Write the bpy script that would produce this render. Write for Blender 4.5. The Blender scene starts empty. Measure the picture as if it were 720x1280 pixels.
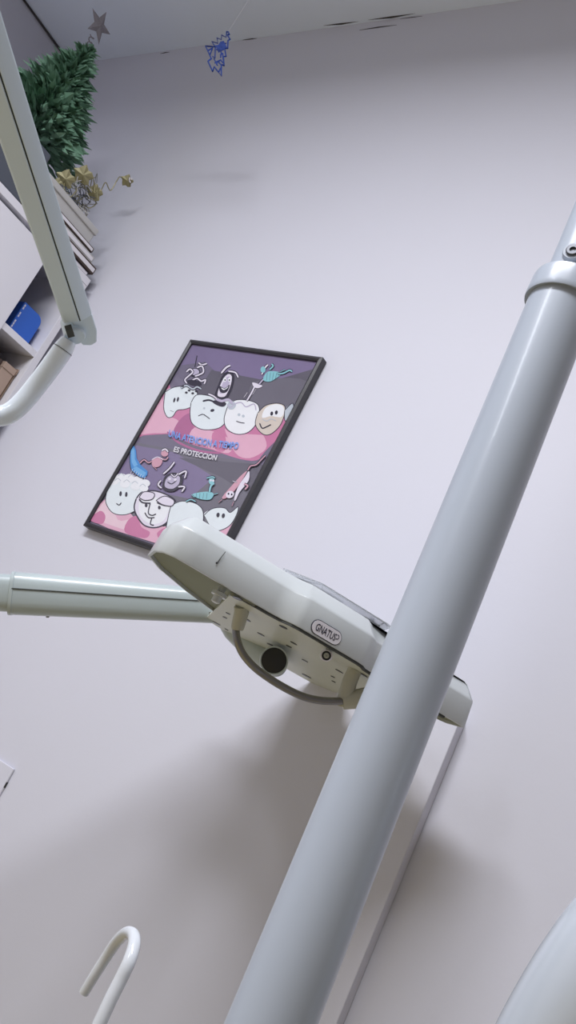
import bpy, bmesh, math, random
from mathutils import Vector, Matrix
random.seed(7)
S = bpy.context.scene
COL = S.collection
PI = math.pi

# ------------------------------------------------------------------ camera, world, light, exposure
F = 1052.15                                   # focal length in pixels of a 720 x 1280 frame
RX = Vector((0.78842102, 0.21572075, -0.57607018))   # wall direction in camera axes (right, down, forward)
RY = Vector((0.43701638, 0.46263612, 0.77135239))    # into the back wall
RZ = Vector((0.43290759, -0.85990254, 0.27047854))   # up
CAM = Vector((0.0, 0.0, 1.0))
cd = bpy.data.cameras.new('camera')
cam = bpy.data.objects.new('camera', cd); COL.objects.link(cam)
cd.sensor_fit = 'VERTICAL'; cd.sensor_height = 36.0; cd.lens = 36.0 * F / 1280.0
cd.clip_start = 0.02
cam.matrix_world = Matrix(((RX.x, -RX.y, -RX.z, CAM.x), (RY.x, -RY.y, -RY.z, CAM.y), (RZ.x, -RZ.y, -RZ.z, CAM.z), (0, 0, 0, 1)))
S.camera = cam

w = bpy.data.worlds.new('world'); S.world = w; w.use_nodes = True
w.node_tree.nodes['Background'].inputs[0].default_value = (0.8, 0.85, 1, 1)
w.node_tree.nodes['Background'].inputs[1].default_value = 0.0

CEIL = 2.679
def area(name, loc, rot, sx, sy, power, col, spread):
    l = bpy.data.lights.new(name, 'AREA'); l.shape = 'RECTANGLE'; l.size = sx; l.size_y = sy
    l.energy = power; l.color = col; l.spread = math.radians(spread)
    o = bpy.data.objects.new(name, l); COL.objects.link(o); o.location = loc; o.rotation_euler = rot
    return o
area('ceiling_batten_light', (-0.70, -0.32, CEIL), (0, 0, 0), 1.20, 0.22, 37, (0.93, 0.94, 1.0), 168)
area('added_rear_fill', (-1.2, -1.50, CEIL), (0, 0, 0), 0.22, 1.20, 12, (0.90, 0.93, 1.0), 168)  # second light, added behind the viewer for fill
S.view_settings.view_transform = 'Standard'; S.view_settings.look = 'None'
S.view_settings.gamma = 1.0; S.view_settings.use_curve_mapping = False
S.view_settings.exposure = 0.45

# ------------------------------------------------------------------ measuring helpers
def ray(px, py):
    c = Vector((px - 360.0, py - 640.0, F))
    return Vector((RX.dot(c), RY.dot(c), RZ.dot(c)))
def at(px, py, d):                 # the point at a given distance along the viewing axis
    return CAM + ray(px, py) * (d / F)
def on(px, py, axis, val):         # the point on a plane of the room
    r = ray(px, py); return CAM + r * ((val - CAM[axis]) / r[axis])

# ------------------------------------------------------------------ materials
MATS = {}
def mat(name, col, rough=0.5, metal=0.0, bump=0.0, bscale=60.0, var=0.0, vscale=4.0, coat=0.0, trans=0.0, spec=0.5):
    if name in MATS: return MATS[name]
    m = bpy.data.materials.new(name); m.use_nodes = True
    nt = m.node_tree; b = nt.nodes['Principled BSDF']
    b.inputs['Base Color'].default_value = (*col, 1); b.inputs['Roughness'].default_value = rough
    b.inputs['Metallic'].default_value = metal; b.inputs['Coat Weight'].default_value = coat
    b.inputs['Transmission Weight'].default_value = trans
    b.inputs['Specular IOR Level'].default_value = spec
    tc = nt.nodes.new('ShaderNodeTexCoord')
    if var > 0:
        n = nt.nodes.new('ShaderNodeTexNoise'); n.inputs['Scale'].default_value = vscale; n.inputs['Detail'].default_value = 4
        r = nt.nodes.new('ShaderNodeMix'); r.data_type = 'RGBA'
        r.inputs['A'].default_value = (*[c * (1 - var) for c in col], 1); r.inputs['B'].default_value = (*[min(1, c * (1 + var)) for c in col], 1)
        nt.links.new(tc.outputs['Object'], n.inputs['Vector']); nt.links.new(n.outputs['Fac'], r.inputs['Factor'])
        nt.links.new(r.outputs['Result'], b.inputs['Base Color'])
    if bump > 0:
        n2 = nt.nodes.new('ShaderNodeTexNoise'); n2.inputs['Scale'].default_value = bscale; n2.inputs['Detail'].default_value = 3
        bp = nt.nodes.new('ShaderNodeBump'); bp.inputs['Strength'].default_value = bump; bp.inputs['Distance'].default_value = 0.002
        nt.links.new(tc.outputs['Object'], n2.inputs['Vector']); nt.links.new(n2.outputs['Fac'], bp.inputs['Height'])
        nt.links.new(bp.outputs['Normal'], b.inputs['Normal'])
    MATS[name] = m
    return m
wall_m = mat('wall_paint', (0.69, 0.69, 0.765), 0.55, bump=0.08, bscale=90, var=0.02, vscale=2.5)
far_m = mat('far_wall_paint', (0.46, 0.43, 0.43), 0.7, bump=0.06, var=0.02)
ceil_m = mat('ceiling_paint', (0.83, 0.89, 0.98), 0.8, bump=0.06, var=0.03)
floor_m = mat('floor_tile', (0.40, 0.325, 0.16), 0.5, var=0.08, vscale=3)
white_m = mat('white_enamel', (0.68, 0.71, 0.75), 0.16, bump=0.02, bscale=30, var=0.015, coat=0.35)
pole_m = mat('pole_enamel_shaded', (0.42, 0.465, 0.535), 0.3, bump=0.02, bscale=30, var=0.015, coat=0.15)  # white enamel darkened so its colour holds the pole's shade
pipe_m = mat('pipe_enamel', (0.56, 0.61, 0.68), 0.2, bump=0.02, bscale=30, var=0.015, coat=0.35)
cream_m = mat('cream_plastic', (0.58, 0.615, 0.625), 0.28, var=0.02, vscale=6, coat=0.2)
arm_m = mat('arm_enamel', (0.47, 0.54, 0.55), 0.3, var=0.02, vscale=6, coat=0.2)
lamp_m = mat('lamp_arm_plastic', (0.68, 0.78, 0.84), 0.4, var=0.03, vscale=8)
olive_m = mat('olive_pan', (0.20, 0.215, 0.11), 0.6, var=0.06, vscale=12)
plate_m = mat('plate_paint', (0.62, 0.65, 0.58), 0.45, var=0.04, vscale=14)
beige_m = mat('beige_rubber', (0.50, 0.50, 0.42), 0.5, var=0.04)
steel_m = mat('dull_steel', (0.27, 0.265, 0.26), 0.3, metal=0.9, bump=0.1, bscale=120)
yoke_m = mat('yoke_enamel', (0.78, 0.85, 0.92), 0.16, bump=0.02, bscale=30, var=0.01, coat=0.3)
chrome_m = mat('chrome', (0.75, 0.77, 0.8), 0.12, metal=1.0)
dark_m = mat('black_rubber', (0.025, 0.025, 0.025), 0.35, var=0.1)
gap_m = mat('dark_gap', (0.06, 0.065, 0.06), 0.8, var=0.1)
black_m = mat('black_frame', (0.035, 0.033, 0.04), 0.35, var=0.1, vscale=20)
cab_m = mat('cabinet_laminate', (0.74, 0.73, 0.78), 0.4, var=0.01)
blue_m = mat('blue_plastic', (0.02, 0.12, 0.55), 0.35, var=0.05)
brown_m = mat('brown_card', (0.36, 0.25, 0.19), 0.75, var=0.1, vscale=20)
dbrown_m = mat('dark_brown_card', (0.07, 0.045, 0.04), 0.6, var=0.15, vscale=20)
slate_m = mat('slate_plastic', (0.08, 0.09, 0.115), 0.5, var=0.1)
grey_m = mat('grey_card', (0.48, 0.47, 0.46), 0.7, var=0.05)
green_m = mat('tinsel_green', (0.16, 0.30, 0.205), 0.55, var=0.45, vscale=30)
gold_m = mat('gold_foil', (0.27, 0.245, 0.13), 0.45, metal=0.3, var=0.15, vscale=40)
silver_m = mat('silver_glitter', (0.24, 0.22, 0.24), 0.5, metal=0.3, bump=0.5, bscale=500, var=0.2, vscale=150)
foil_m = mat('blue_foil', (0.03, 0.08, 0.38), 0.3, metal=0.5, var=0.3, vscale=60)
clear_m = mat('clear_plastic', (0.95, 0.97, 1.0), 0.12, trans=0.7)
screw_m = mat('screw_metal', (0.13, 0.135, 0.15), 0.35, metal=0.7)
label_m = mat('label_white', (0.75, 0.72, 0.76), 0.35)
ink_m = mat('label_ink', (0.02, 0.02, 0.04), 0.5)
crack_m = mat('crack_dark', (0.07, 0.065, 0.065), 0.9, var=0.2)

# ------------------------------------------------------------------ mesh helpers
class MB:
    def __init__(self): self.v = []; self.f = []; self.mi = []; self.mats = []
    def m(self, material):
        if material not in self.mats: self.mats.append(material)
        return self.mats.index(material)
    def add(self, vs, fs, material):
        k = self.m(material); n = len(self.v)
        self.v += [Vector(p) for p in vs]
        for f in fs: self.f.append([i + n for i in f]); self.mi.append(k)
    def box(self, a, b, material):
        (x0, y0, z0), (x1, y1, z1) = a, b
        x0, x1 = min(x0, x1), max(x0, x1); y0, y1 = min(y0, y1), max(y0, y1); z0, z1 = min(z0, z1), max(z0, z1)
        self.add([(x0,y0,z0),(x1,y0,z0),(x1,y1,z0),(x0,y1,z0),(x0,y0,z1),(x1,y0,z1),(x1,y1,z1),(x0,y1,z1)],
                 [(0,3,2,1),(4,5,6,7),(0,1,5,4),(1,2,6,5),(2,3,7,6),(3,0,4,7)], material)
    def tube(self, pts, r, material, n=20, caps=True, flat=1.0):
        pts = [Vector(p) for p in pts]; rs = r if isinstance(r, (list, tuple)) else [r] * len(pts)
        t0 = (pts[1] - pts[0]).normalized()
        nrm = t0.orthogonal().normalized(); vs = []; fs = []
        for i, p in enumerate(pts):
            a = pts[max(0, i - 1)]; b = pts[min(len(pts) - 1, i + 1)]
            t = (b - a)
            t = t.normalized() if t.length > 1e-9 else t0
            nrm = (nrm - t * nrm.dot(t)).normalized(); bi = t.cross(nrm)
            for k in range(n):
                an = 2 * PI * k / n
                vs.append(p + (nrm * math.cos(an) + bi * math.sin(an)) * rs[i])
        for i in range(len(pts) - 1):
            for k in range(n):
                fs.append((i*n+k, i*n+(k+1)%n, (i+1)*n+(k+1)%n, (i+1)*n+k))
        if caps:
            fs.append(tuple(range(n))[::-1]); fs.append(tuple((len(pts)-1)*n + k for k in range(n)))
        self.add(vs, fs, material)
    def lathe(self, base, axis, prof, material, n=40, x=None):   # prof: (distance along the axis, radius)
        axis = Vector(axis).normalized(); u = axis.orthogonal().normalized() if x is None else x; v = axis.cross(u)
        vs = []; fs = []
        for h, r in prof:
            for k in range(n):
                a = 2*PI*k/n; vs.append(Vector(base) + axis*h + (u*math.cos(a) + v*math.sin(a))*max(r, 1e-5))
        for i in range(len(prof)-1):
            for k in range(n): fs.append((i*n+k, i*n+(k+1)%n, (i+1)*n+(k+1)%n, (i+1)*n+k))
        fs.append(tuple(range(n))[::-1]); fs.append(tuple((len(prof)-1)*n+k for k in range(n)))
        self.add(vs, fs, material)
    def prism(self, low, high, material):          # two loops of the same length
        n = len(low)
        fs = [tuple(range(n))[::-1], tuple(range(n, 2*n))] + [(k, (k+1)%n, n+(k+1)%n, n+k) for k in range(n)]
        self.add(list(low)+list(high), fs, material)
    def face(self, pts, material): self.add(pts, [tuple(range(len(pts)))], material)
    def build(self, name, parent=None, smooth=True, angle=35, bevel=0.0, segs=3, label=None, fix=True):
        me = bpy.data.meshes.new(name); me.from_pydata([tuple(v) for v in self.v], [], self.f)
        for m in self.mats: me.materials.append(m)
        for p, k in zip(me.polygons, self.mi): p.material_index = k
        if fix:
            bm = bmesh.new(); bm.from_mesh(me); bmesh.ops.recalc_face_normals(bm, faces=bm.faces); bm.to_mesh(me); bm.free()
        me.update()
        if smooth:
            me.polygons.foreach_set('use_smooth', [True]*len(me.polygons)); me.set_sharp_from_angle(angle=math.radians(angle))
        o = bpy.data.objects.new(name, me); COL.objects.link(o)
        if parent is not None:
            o.parent = parent; o.matrix_parent_inverse = Matrix.Translation(parent.location).inverted()
        if bevel > 0:
            b = o.modifiers.new('bevel', 'BEVEL'); b.width = bevel; b.segments = segs; b.limit_method = 'ANGLE'; b.angle_limit = math.radians(40)
            b.harden_normals = True
        if label: o['label'] = label
        return o
def thing(name, label, cat, loc, group=None):
    o = bpy.data.objects.new(name, None); COL.objects.link(o); o.location = loc; o.empty_display_size = 0.05
    o['label'] = label; o['category'] = cat
    if group: o['group'] = group
    return o
def tag(o, label, cat, group=None):
    o['label'] = label; o['category'] = cat
    if group: o['group'] = group
    return o
def struct(mb, name, **k):
    o = mb.build(name, **k); o['kind'] = 'structure'; o['label'] = k.get('label') or name.replace('_', ' '); o['category'] = name.split('_')[0]; return o
def spline(P, per=8, closed=False):
    P = [Vector(p) for p in P]; n = len(P); out = []
    for i in range(n if closed else n-1):
        g = (lambda j: P[j % n]) if closed else (lambda j: P[min(max(j, 0), n-1)])
        a, b, c, d = g(i-1), g(i), g(i+1), g(i+2)
        for k in range(per):
            t = k/per
            out.append(0.5*((2*b)+(c-a)*t+(2*a-5*b+4*c-d)*t*t+(3*b-a-3*c+d)*t*t*t))
    if not closed: out.append(P[-1])
    return out

# ------------------------------------------------------------------ the room
D = 1.127                                    # back wall
CZ = on(303, 50, 1, D).z                     # ceiling
LX = on(89, 80, 1, D).x                      # left wall
RXW, RY0 = 2.2, -2.6
def slab(name, a, b, m, label):
    mb = MB(); mb.box(a, b, m); return struct(mb, name, smooth=False, label=label)
slab('floor', (LX-.1, RY0-.1, -.1), (RXW+.1, D+.1, 0), floor_m, 'brown-beige floor of the room')
ceiling = slab('ceiling', (LX-.1, RY0-.1, CZ), (RXW+.1, D+.1, CZ+.1), ceil_m, 'plain grey-white ceiling')
slab('wall_back', (LX-.1, D, 0), (RXW+.1, D+.1, CZ), wall_m, 'plain lavender-white wall with the framed poster')
slab('wall_left', (LX-.1, RY0, 0), (LX, D, CZ), wall_m, 'pale wall behind the white cabinet')
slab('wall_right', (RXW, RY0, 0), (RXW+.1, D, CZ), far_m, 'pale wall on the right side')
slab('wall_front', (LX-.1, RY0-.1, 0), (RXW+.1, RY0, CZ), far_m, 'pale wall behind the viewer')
# hairline cracks in the ceiling's plaster joint
for (p, q, wd) in (((404, 32), (448, 27), .0045), ((449, 37.5), (496, 31), .004), ((460, 25), (519, 17), .005), ((303, 50), (321, 48), .005), ((200, 67), (212, 65), .004), ((500, 23.5), (528, 20), .002)):
    mb = MB(); a = on(*p, 2, CZ-.0006); b = on(*q, 2, CZ-.0006)
    if a.y > D-.001 or b.y > D-.001:
        a = on(*p, 1, D-.0008); b = on(*q, 1, D-.0008); up = Vector((0, 0, wd)); d = Vector((0, .0006, 0))
    else: up = Vector((0, wd, 0)); d = Vector((0, 0, .0005))
    mid = (a+b)/2 + up*.25
    lo = [a, mid - up*.5, b, mid + up*.5]
    mb.prism(lo, [v + d for v in lo], crack_m)
    mb.build('crack', ceiling, smooth=False, label='dark hairline crack')
mb = MB(); mb.tube([(LX+.004, RY0, CZ-.004), (LX+.004, D-.002, CZ-.004)], .0035, crack_m, n=8)
struct(mb, 'trim_1', label='dark joint line between ceiling and left wall')

# ------------------------------------------------------------------ narrow board and cover plate on the back wall
e = on(574, 905, 1, D-.022)
mb = MB(); mb.box((e.x-.115, D-.024, 0), (e.x, D-.0005, e.z+.008), wall_m)
tag(mb.build('wall_board', bevel=.0015, segs=2), 'narrow white upright board against the wall beneath the dental tray', 'board')
e = on(17, 961, 1, D-.005)
t = thing('cover_plate', 'white wall cover plate cut by the left edge of the photo, below the spring arm', 'cover plate', (e.x-.06, D, e.z-.12))
mb = MB(); mb.box((e.x-.12, D-.005, e.z-.12), (e.x, D-.0005, e.z), wall_m); mb.build('plate', t, bevel=.0015)
mb = MB(); mb.box((e.x-.0005, D-.0045, e.z-.034), (e.x+.0006, D-.0008, e.z-.024), dark_m); mb.build('chipped_edge', t, smooth=False, label='dark chipped edge')

# ------------------------------------------------------------------ support pole
PA, PB = at(338.5, 1280, .515), at(662, 478, .655); PR = .0263
pax = (PB - PA).normalized()                 # the pole leans by about a degree
P0 = PA - pax*(PA.z/pax.z)
def pp(h): return P0 + pax*h                  # the point at height h along the pole
def rowof(p):
    d = p - CAM; c = RX*d.x + RY*d.y + RZ*d.z
    return 640 + c.y/c.z*F if c.z > .05 else 1e9
z_rim = min((k*.001 for k in range(1000, 1600)), key=lambda h: abs(rowof(pp(h)) - 382))
px, py = P0.x, P0.y
t = thing('support_pole', 'thick glossy white upright pole crossing the dental tray in the foreground', 'pole', (px, py, 0))
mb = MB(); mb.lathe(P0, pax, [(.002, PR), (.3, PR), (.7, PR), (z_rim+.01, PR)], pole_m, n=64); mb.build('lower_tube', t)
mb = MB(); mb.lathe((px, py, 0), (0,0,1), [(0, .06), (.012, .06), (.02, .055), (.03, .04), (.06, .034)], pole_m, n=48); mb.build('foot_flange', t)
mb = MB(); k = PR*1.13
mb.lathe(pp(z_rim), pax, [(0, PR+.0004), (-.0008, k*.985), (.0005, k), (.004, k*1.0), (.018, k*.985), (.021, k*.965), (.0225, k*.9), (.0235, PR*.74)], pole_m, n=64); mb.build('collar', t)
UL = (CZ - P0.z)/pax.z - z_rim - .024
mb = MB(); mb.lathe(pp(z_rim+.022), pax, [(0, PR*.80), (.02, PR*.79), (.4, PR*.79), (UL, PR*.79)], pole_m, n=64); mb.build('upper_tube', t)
qb = pp(z_rim+.036)
sdir = (at(706, 342, .66) - qb); sdir -= pax*sdir.dot(pax)
vw = (CAM - qb); vw -= pax*vw.dot(pax); vw.normalize(); sw = pax.cross(vw)
off = max(-.9, min(.9, sdir.dot(sw)/(PR*.79)))
sdir = (sw*off + vw*math.sqrt(1-off*off)).normalized()
sb = qb + sdir*(PR*.74)
mb = MB(); mb.lathe(sb, sdir, [(0, .0085), (.0035, .0082), (.0045, .0075), (.0045, .0056)], pole_m, n=32); boss = mb.build('screw_boss', t)
mb = MB(); mb.lathe(sb+sdir*.0042, sdir, [(0, .0054), (.0014, .0054), (.002, .0046), (.002, .0026), (.0005, .0023)], screw_m, n=32)
mb.build('screw', boss, label='grey socket screw')

# ------------------------------------------------------------------ dental tray unit
G = 1.12; ZB = 1.0 + .125*G                 # size of the tray unit and height of its underside
O = on(205, 688, 2, ZB); O.z = 0
UE = on(585, 912, 2, ZB); UE.z = 0
U = (UE - O).normalized(); N = Vector((-U.y, U.x, 0))
LEN = (UE-O).length / G
def tp(u, n, z): return O + U*(u*G) + N*(n*G) + Vector((0, 0, ZB + (z-ZB)*G))
def tun(px_, py_, z=ZB):
    p = on(px_, py_, 2, z); p.z = 0; d = p - O; return d.dot(U)/G, d.dot(N)/G
def fu(px_, py_, n=0.0):                       # position along the front face seen at a pixel
    r = ray(px_, py_); k = ((O-CAM).dot(N)+n*G)/r.dot(N); p = CAM + r*k; return (p-O).dot(U)/G, ZB + (p.z-ZB)/G
t = thing('dental_tray_unit', 'off-white dental tray unit on the spring arm, with a maker name on its front', 'dental unit', tp(.2, .12, ZB))
L = LEN
b0, b1 = fu(376, 745)[0], fu(462, 800)[0]
front = [(0, .03), (.002, .012), (.012, .002), (.03, 0), (b0-.022, 0), (b0-.008, -.003), (b0, -.0105), (b0+.008, -.013), (b1-.008, -.013), (b1, -.0105), (b1+.008, -.003), (b1+.022, 0), (L-.012, 0), (L-.003, .003), (L, .012)]
back = [(L, .035), (L-.006, .042), (.36, .045), (.355, .19), (.345, .222), (.32, .235), (.25, .232), (.19, .215), (.143, .187), (.085, .15), (.035, .108), (.008, .07)]
outl = front + back
H = .0455
def ring(off, z):
    cx, cn = .19, .10; out = []
    n = len(outl)
    for i, (u, nn) in enumerate(outl):
        a = Vector(outl[i-1]); b = Vector(outl[(i+1) % n]); tg = (b-a).normalized(); nr = Vector((tg.y, -tg.x))
        out.append(tp(u - nr.x*off, nn - nr.y*off, z))
    return out
mb = MB(); loops = [ring(.006, ZB+.004), ring(.003, ZB+.004), ring(.003, ZB), ring(.0005, ZB), ring(0, ZB+.001), ring(.0016, ZB+H*.62), ring(.0024, ZB+H*.665), ring(.0040, ZB+H*.70), ring(.0140, ZB+H*.96), ring(.017, ZB+H)]
n = len(outl); vs = [p for lp in loops for p in lp]; fs = []
for i in range(len(loops)-1):
    for k in range(n): fs.append((i*n+k, i*n+(k+1)%n, (i+1)*n+(k+1)%n, (i+1)*n+k))
fs.append(tuple((len(loops)-1)*n+k for k in range(n)))
mb.add(vs, fs, cream_m); mb.build('housing', t, angle=50)
mb = MB(); mb.prism(ring(.004, ZB+.003), ring(.004, ZB+.006), olive_m); mb.build('bottom_pan', t, smooth=False, label='olive bottom pan')
# perforated plate under the tray
pl = [(288, 743), (258, 772), (262, 776), (320, 812), (360, 836), (392, 854), (420, 865), (432, 868), (462, 858)]
plu = [tun(*p) for p in pl]
plu = [(u, max(nn, .006)) for u, nn in plu] + [(u, nn+.006) for u, nn in reversed(front) if plu[0][0]+.01 < u < .36]
mb = MB(); mb.prism([tp(u, nn, ZB-.001) for u, nn in plu], [tp(u, nn, ZB+.0026) for u, nn in plu], plate_m); plate = mb.build('mounting_plate', t, smooth=False, label='pale perforated mounting plate')
def slot(px_, py_, l, wdt, ang=0.0):
    u, nn = tun(px_, py_, ZB-.0015); c = tp(u, nn, ZB-.0012); d = U*math.cos(ang)+N*math.sin(ang); q = Vector((-d.y, d.x, 0))
    pts = [c + d*(l*.5*math.cos(2*PI*k/12)) + q*(wdt*.5*math.sin(2*PI*k/12)) for k in range(12)]
    mb = MB(); mb.prism(pts, [p - Vector((0,0,.0005)) for p in pts], dark_m); mb.build('slot', plate, smooth=False, label='dark slot')
for s in ((297,748,.011,.018), (311,755,.016,.006), (281,772,.006,.008), (285,767,.006,.008), (307,774,.014,.012), (326,793,.011,.008), (354,784,.010,.010),
          (367,804,.010,.006), (361,808,.008,.008), (381,826,.010,.006), (383,845,.016,.014), (270,779,.014,.010), (424,839,.012,.006), (416,846,.006,.006), (417,852,.006,.006), (406,863,.006,.006), (453,843,.016,.006), (283,787,.006,.006), (338,806,.010,.012)): slot(*s)
# dark strip painting the gap's shade, with small clips along the lower front lip
mb = MB()
fr_ = [(.105, 0)] + [p for p in front if .105 < p[0] < .35] + [(.352, 0)]
for (u0, n0), (u1, n1) in zip(fr_, fr_[1:]):
    mb.prism([tp(u0, n0+.0012, ZB-.0022), tp(u1, n1+.0012, ZB-.0022), tp(u1, n1+.006, ZB-.0022), tp(u0, n0+.006, ZB-.0022)], [tp(u0, n0+.0012, ZB), tp(u1, n1+.0012, ZB), tp(u1, n1+.006, ZB), tp(u0, n0+.006, ZB)], gap_m)
mb.build('gap_shade_strip', t, smooth=False, label='dark strip for the shade in the gap')
# name plate
fn = -N
def fp(u, z, d=0.0): return tp(u, -.0132 - d, z)
def stad(u0, u1, z0, z1, d, k=10):
    r = (z1-z0)/2; zc = (z0+z1)/2; out = []
    for i in range(k+1): a = -PI/2 + PI*i/k; out.append((u1-r+r*math.cos(a), zc+r*math.sin(a)))
    for i in range(k+1): a = PI/2 + PI*i/k; out.append((u0+r+r*math.cos(a), zc+r*math.sin(a)))
    return [fp(u, z, d) for u, z in out]
(NU0, za), (NU1, zb) = fu(388, 785, -.013), fu(426, 799, -.013)
nz = (fu(407, 790, -.013)[1])
NZ0, NZ1 = nz-.0066, nz+.0066
mb = MB(); mb.prism(stad(NU0-.0007, NU1+.0007, NZ0-.0007, NZ1+.0007, -.0006), stad(NU0-.0007, NU1+.0007, NZ0-.0007, NZ1+.0007, .0004), ink_m)
mb.prism(stad(NU0, NU1, NZ0, NZ1, .0003), stad(NU0, NU1, NZ0, NZ1, .0008), label_m)
npl = mb.build('name_plate', t, smooth=False, label='rounded white name plate with dark rim')
def text_mesh(body, size, place, bold=0.0):          # lettering as flat mesh, place maps (x, y) to a point
    cu = bpy.data.curves.new('lettering', 'FONT'); cu.body = body; cu.size = size; cu.resolution_u = 3; cu.offset = bold*size
    o = bpy.data.objects.new('lettering', cu); COL.objects.link(o)
    dg = bpy.context.evaluated_depsgraph_get(); me = o.evaluated_get(dg).to_mesh()
    vs = [v.co.copy() for v in me.vertices]; fs = [tuple(p.vertices) for p in me.polygons]
    o.evaluated_get(dg).to_mesh_clear(); bpy.data.objects.remove(o); bpy.data.curves.remove(cu)
    w_ = max(v.x for v in vs); x0 = min(v.x for v in vs)
    return [place((v.x-x0)/(w_-x0), v.y/size) for v in vs], fs
mb = MB(); fr = 0.80
vs, fs = text_mesh('GNATUS', .01, lambda x, y: fp(NU0+.0042+x*(NU1-NU0)*.70, NZ0+.0032+y*.0100, .0011), .012)
mb.add(vs, fs, ink_m)
vs = []; fs = []; cx, cz = NU1-.0050, NZ0+.0080
for k in range(14):
    a = -2.2 + 4.4*k/13
    for r in (.0017, .0024): vs.append(fp(cx+r*.85*math.cos(a), cz+r*math.sin(a), .0011))
for k in range(13): fs.append((2*k, 2*k+1, 2*k+3, 2*k+2))
mb.add(vs, fs, ink_m)
mb.build('lettering', npl, smooth=False, fix=False, label='dark lettering with a small curved mark')
# thin scratch mark with a drip on the left part of the front
def cap(mb, pts, r, m): mb.tube(pts, r, m, n=8)
mb = MB(); cap(mb, [tp(.052, -.0002, ZB+.028), tp(.0505, -.0002, ZB+.020), tp(.050, -.0002, ZB+.0155)], [.0003, .0005, .0006], gap_m)
mb.lathe(tp(.0495, 0, ZB+.0148), fn, [(0, .0012), (.0006, .0010)], dark_m, n=12)
mb.build('scratch', t, label='dark scratch with a drip')
mb = MB(); cap(mb, [tp(.182, -.0045, ZB+.025), tp(.182, -.0040, ZB+.021)], [.0003, .0005], gap_m)
mb.build('scratch', t, label='short dark scratch')
# handle loop of dull metal with beige sockets
toc = (CAM - tp(.2, .1, ZB)).normalized()
hp = [(297, 774), (295, 787), (297, 802), (304, 818), (318, 834), (338, 849), (360, 862), (380, 871), (400, 875.5), (420, 876.5), (438, 876)]
dep = [.835, .835, .83, .83, .83, .835, .84, .845, .85, .855, .86]
mb = MB(); mb.tube(spline([at(a, b, d*G) for (a, b), d in zip(hp, dep)], 6), .0039*G, steel_m, n=16); mb.build('handle_loop', t, label='dull metal loop handle')
def topof(p):  q = Vector(p); q.z = ZB; return q
mb = MB(); a = at(304, 754, .835*G); mb.tube([topof(a), at(302, 765, .835*G), at(297, 784, .835*G), at(296.5, 787, .835*G)], [.0084, .0084, .0074, .0064], beige_m, n=24); mb.build('handle_socket', t, label='beige socket')
mb = MB(); mb.tube([topof(at(441, 843, .865*G)), at(437, 852, .865*G), at(431, 874, .862*G), at(430, 882, .862*G)], [.0084, .0087, .0095, .008], beige_m, n=24)
mb.tube([at(428, 876.5, .861*G), at(445, 874, .862*G), at(470, 868, .864*G)], [.0095, .011, .0106], beige_m, n=24); mb.build('handle_socket', t, label='beige elbow socket')
# round connector and small white spigot
c = at(408, 819.5, .81*G); mb = MB()
mb.lathe(c - toc*.02, toc, [(0, .0064), (.018, .0064), (.0215, .0066), (.0225, .0060), (.0225, .0052), (.016, .0051)], label_m, n=28); con = mb.build('connector', t, label='round white connector')
mb = MB(); mb.lathe(c - toc*.004, toc, [(0, .0050), (.0040, .0050), (.0046, .0044), (.0046, .0032), (.003, .0030)], dark_m, n=24); mb.build('plug', con, label='dark ring of the plug')
mb = MB(); mb.lathe(c - toc*.003, toc, [(0, .0030), (.0042, .0030), (.0046, .0024), (.0046, .0011), (.003, .001)], beige_m, n=20); mb.build('plug_centre', con, label='pale plug centre')
mb = MB()
q = tun(277, 737); mb.lathe(tp(q[0], q[1], ZB+.003), (0,0,-1), [(0, .0045), (.006, .0045), (.007, .0085), (.011, .0085), (.0115, .0052), (.018, .0048), (.019, .003)], cream_m, n=24); mb.build('spigot', t, label='white flanged spigot')
# pivot: short barrel with black end cap facing the viewer
c = at(342.5, 825.5, .93*G); toc2 = CAM - c; toc2.z *= .85; toc2.normalize()
mb = MB(); mb.lathe(c - toc2*.085, toc2, [(0, .0130), (.05, .0160), (.07, .0180), (.08, .0180), (.085, .0175), (.085, .0158), (.078, .0157)], arm_m, n=40); piv = mb.build('pivot_barrel', t)
mb = MB(); mb.lathe(c - toc2*.006, toc2, [(0, .0156), (.0040, .0156), (.0046, .0140), (.0046, .0002)], dark_m, n=40); mb.build('end_cap', piv, label='black end cap')

# clear instrument tray resting on top
ZT = ZB + H + .0006
t = thing('instrument_tray', 'clear plastic instrument tray lying on the dental tray unit', 'tray', tp(.24, .03, ZT))
T0, T1_ = fu(366, 712, .03)[0], fu(478, 790, .03)[0]
def tray_ring(off, z):
    return [tp(T0+off, .045, z), tp(T0+.03+off, .016+off, z), tp(T1_-.012-off, .014+off, z), tp(T1_-off, .022+off, z), tp(T1_-off, .085-off, z), tp(T0+.02+off, .085-off, z)]
mb = MB(); lps = [tray_ring(.004, ZT), tray_ring(0, ZT+.007), tray_ring(-.003, ZT+.0074), tray_ring(-.003, ZT+.0082), tray_ring(.0012, ZT+.0078), tray_ring(.0055, ZT+.0010)]
n = 6; vs = [p for lp in lps for p in lp]; fs = [tuple(range(n))[::-1]]
for i in range(len(lps)-1):
    for k in range(n): fs.append((i*n+k, i*n+(k+1)%n, (i+1)*n+(k+1)%n, (i+1)*n+k))
fs.append(tuple((len(lps)-1)*n+k for k in range(n)))
mb.add(vs, fs, clear_m); mb.build('tray_shell', t, smooth=False)
def instrument(name, label, pts, r, m):
    mb = MB(); mb.tube(pts, r, m, n=12); tag(mb.build(name), label, 'instrument')
zi = ZT + .0022; tq = (T0+T1_)/2 - .255
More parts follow.
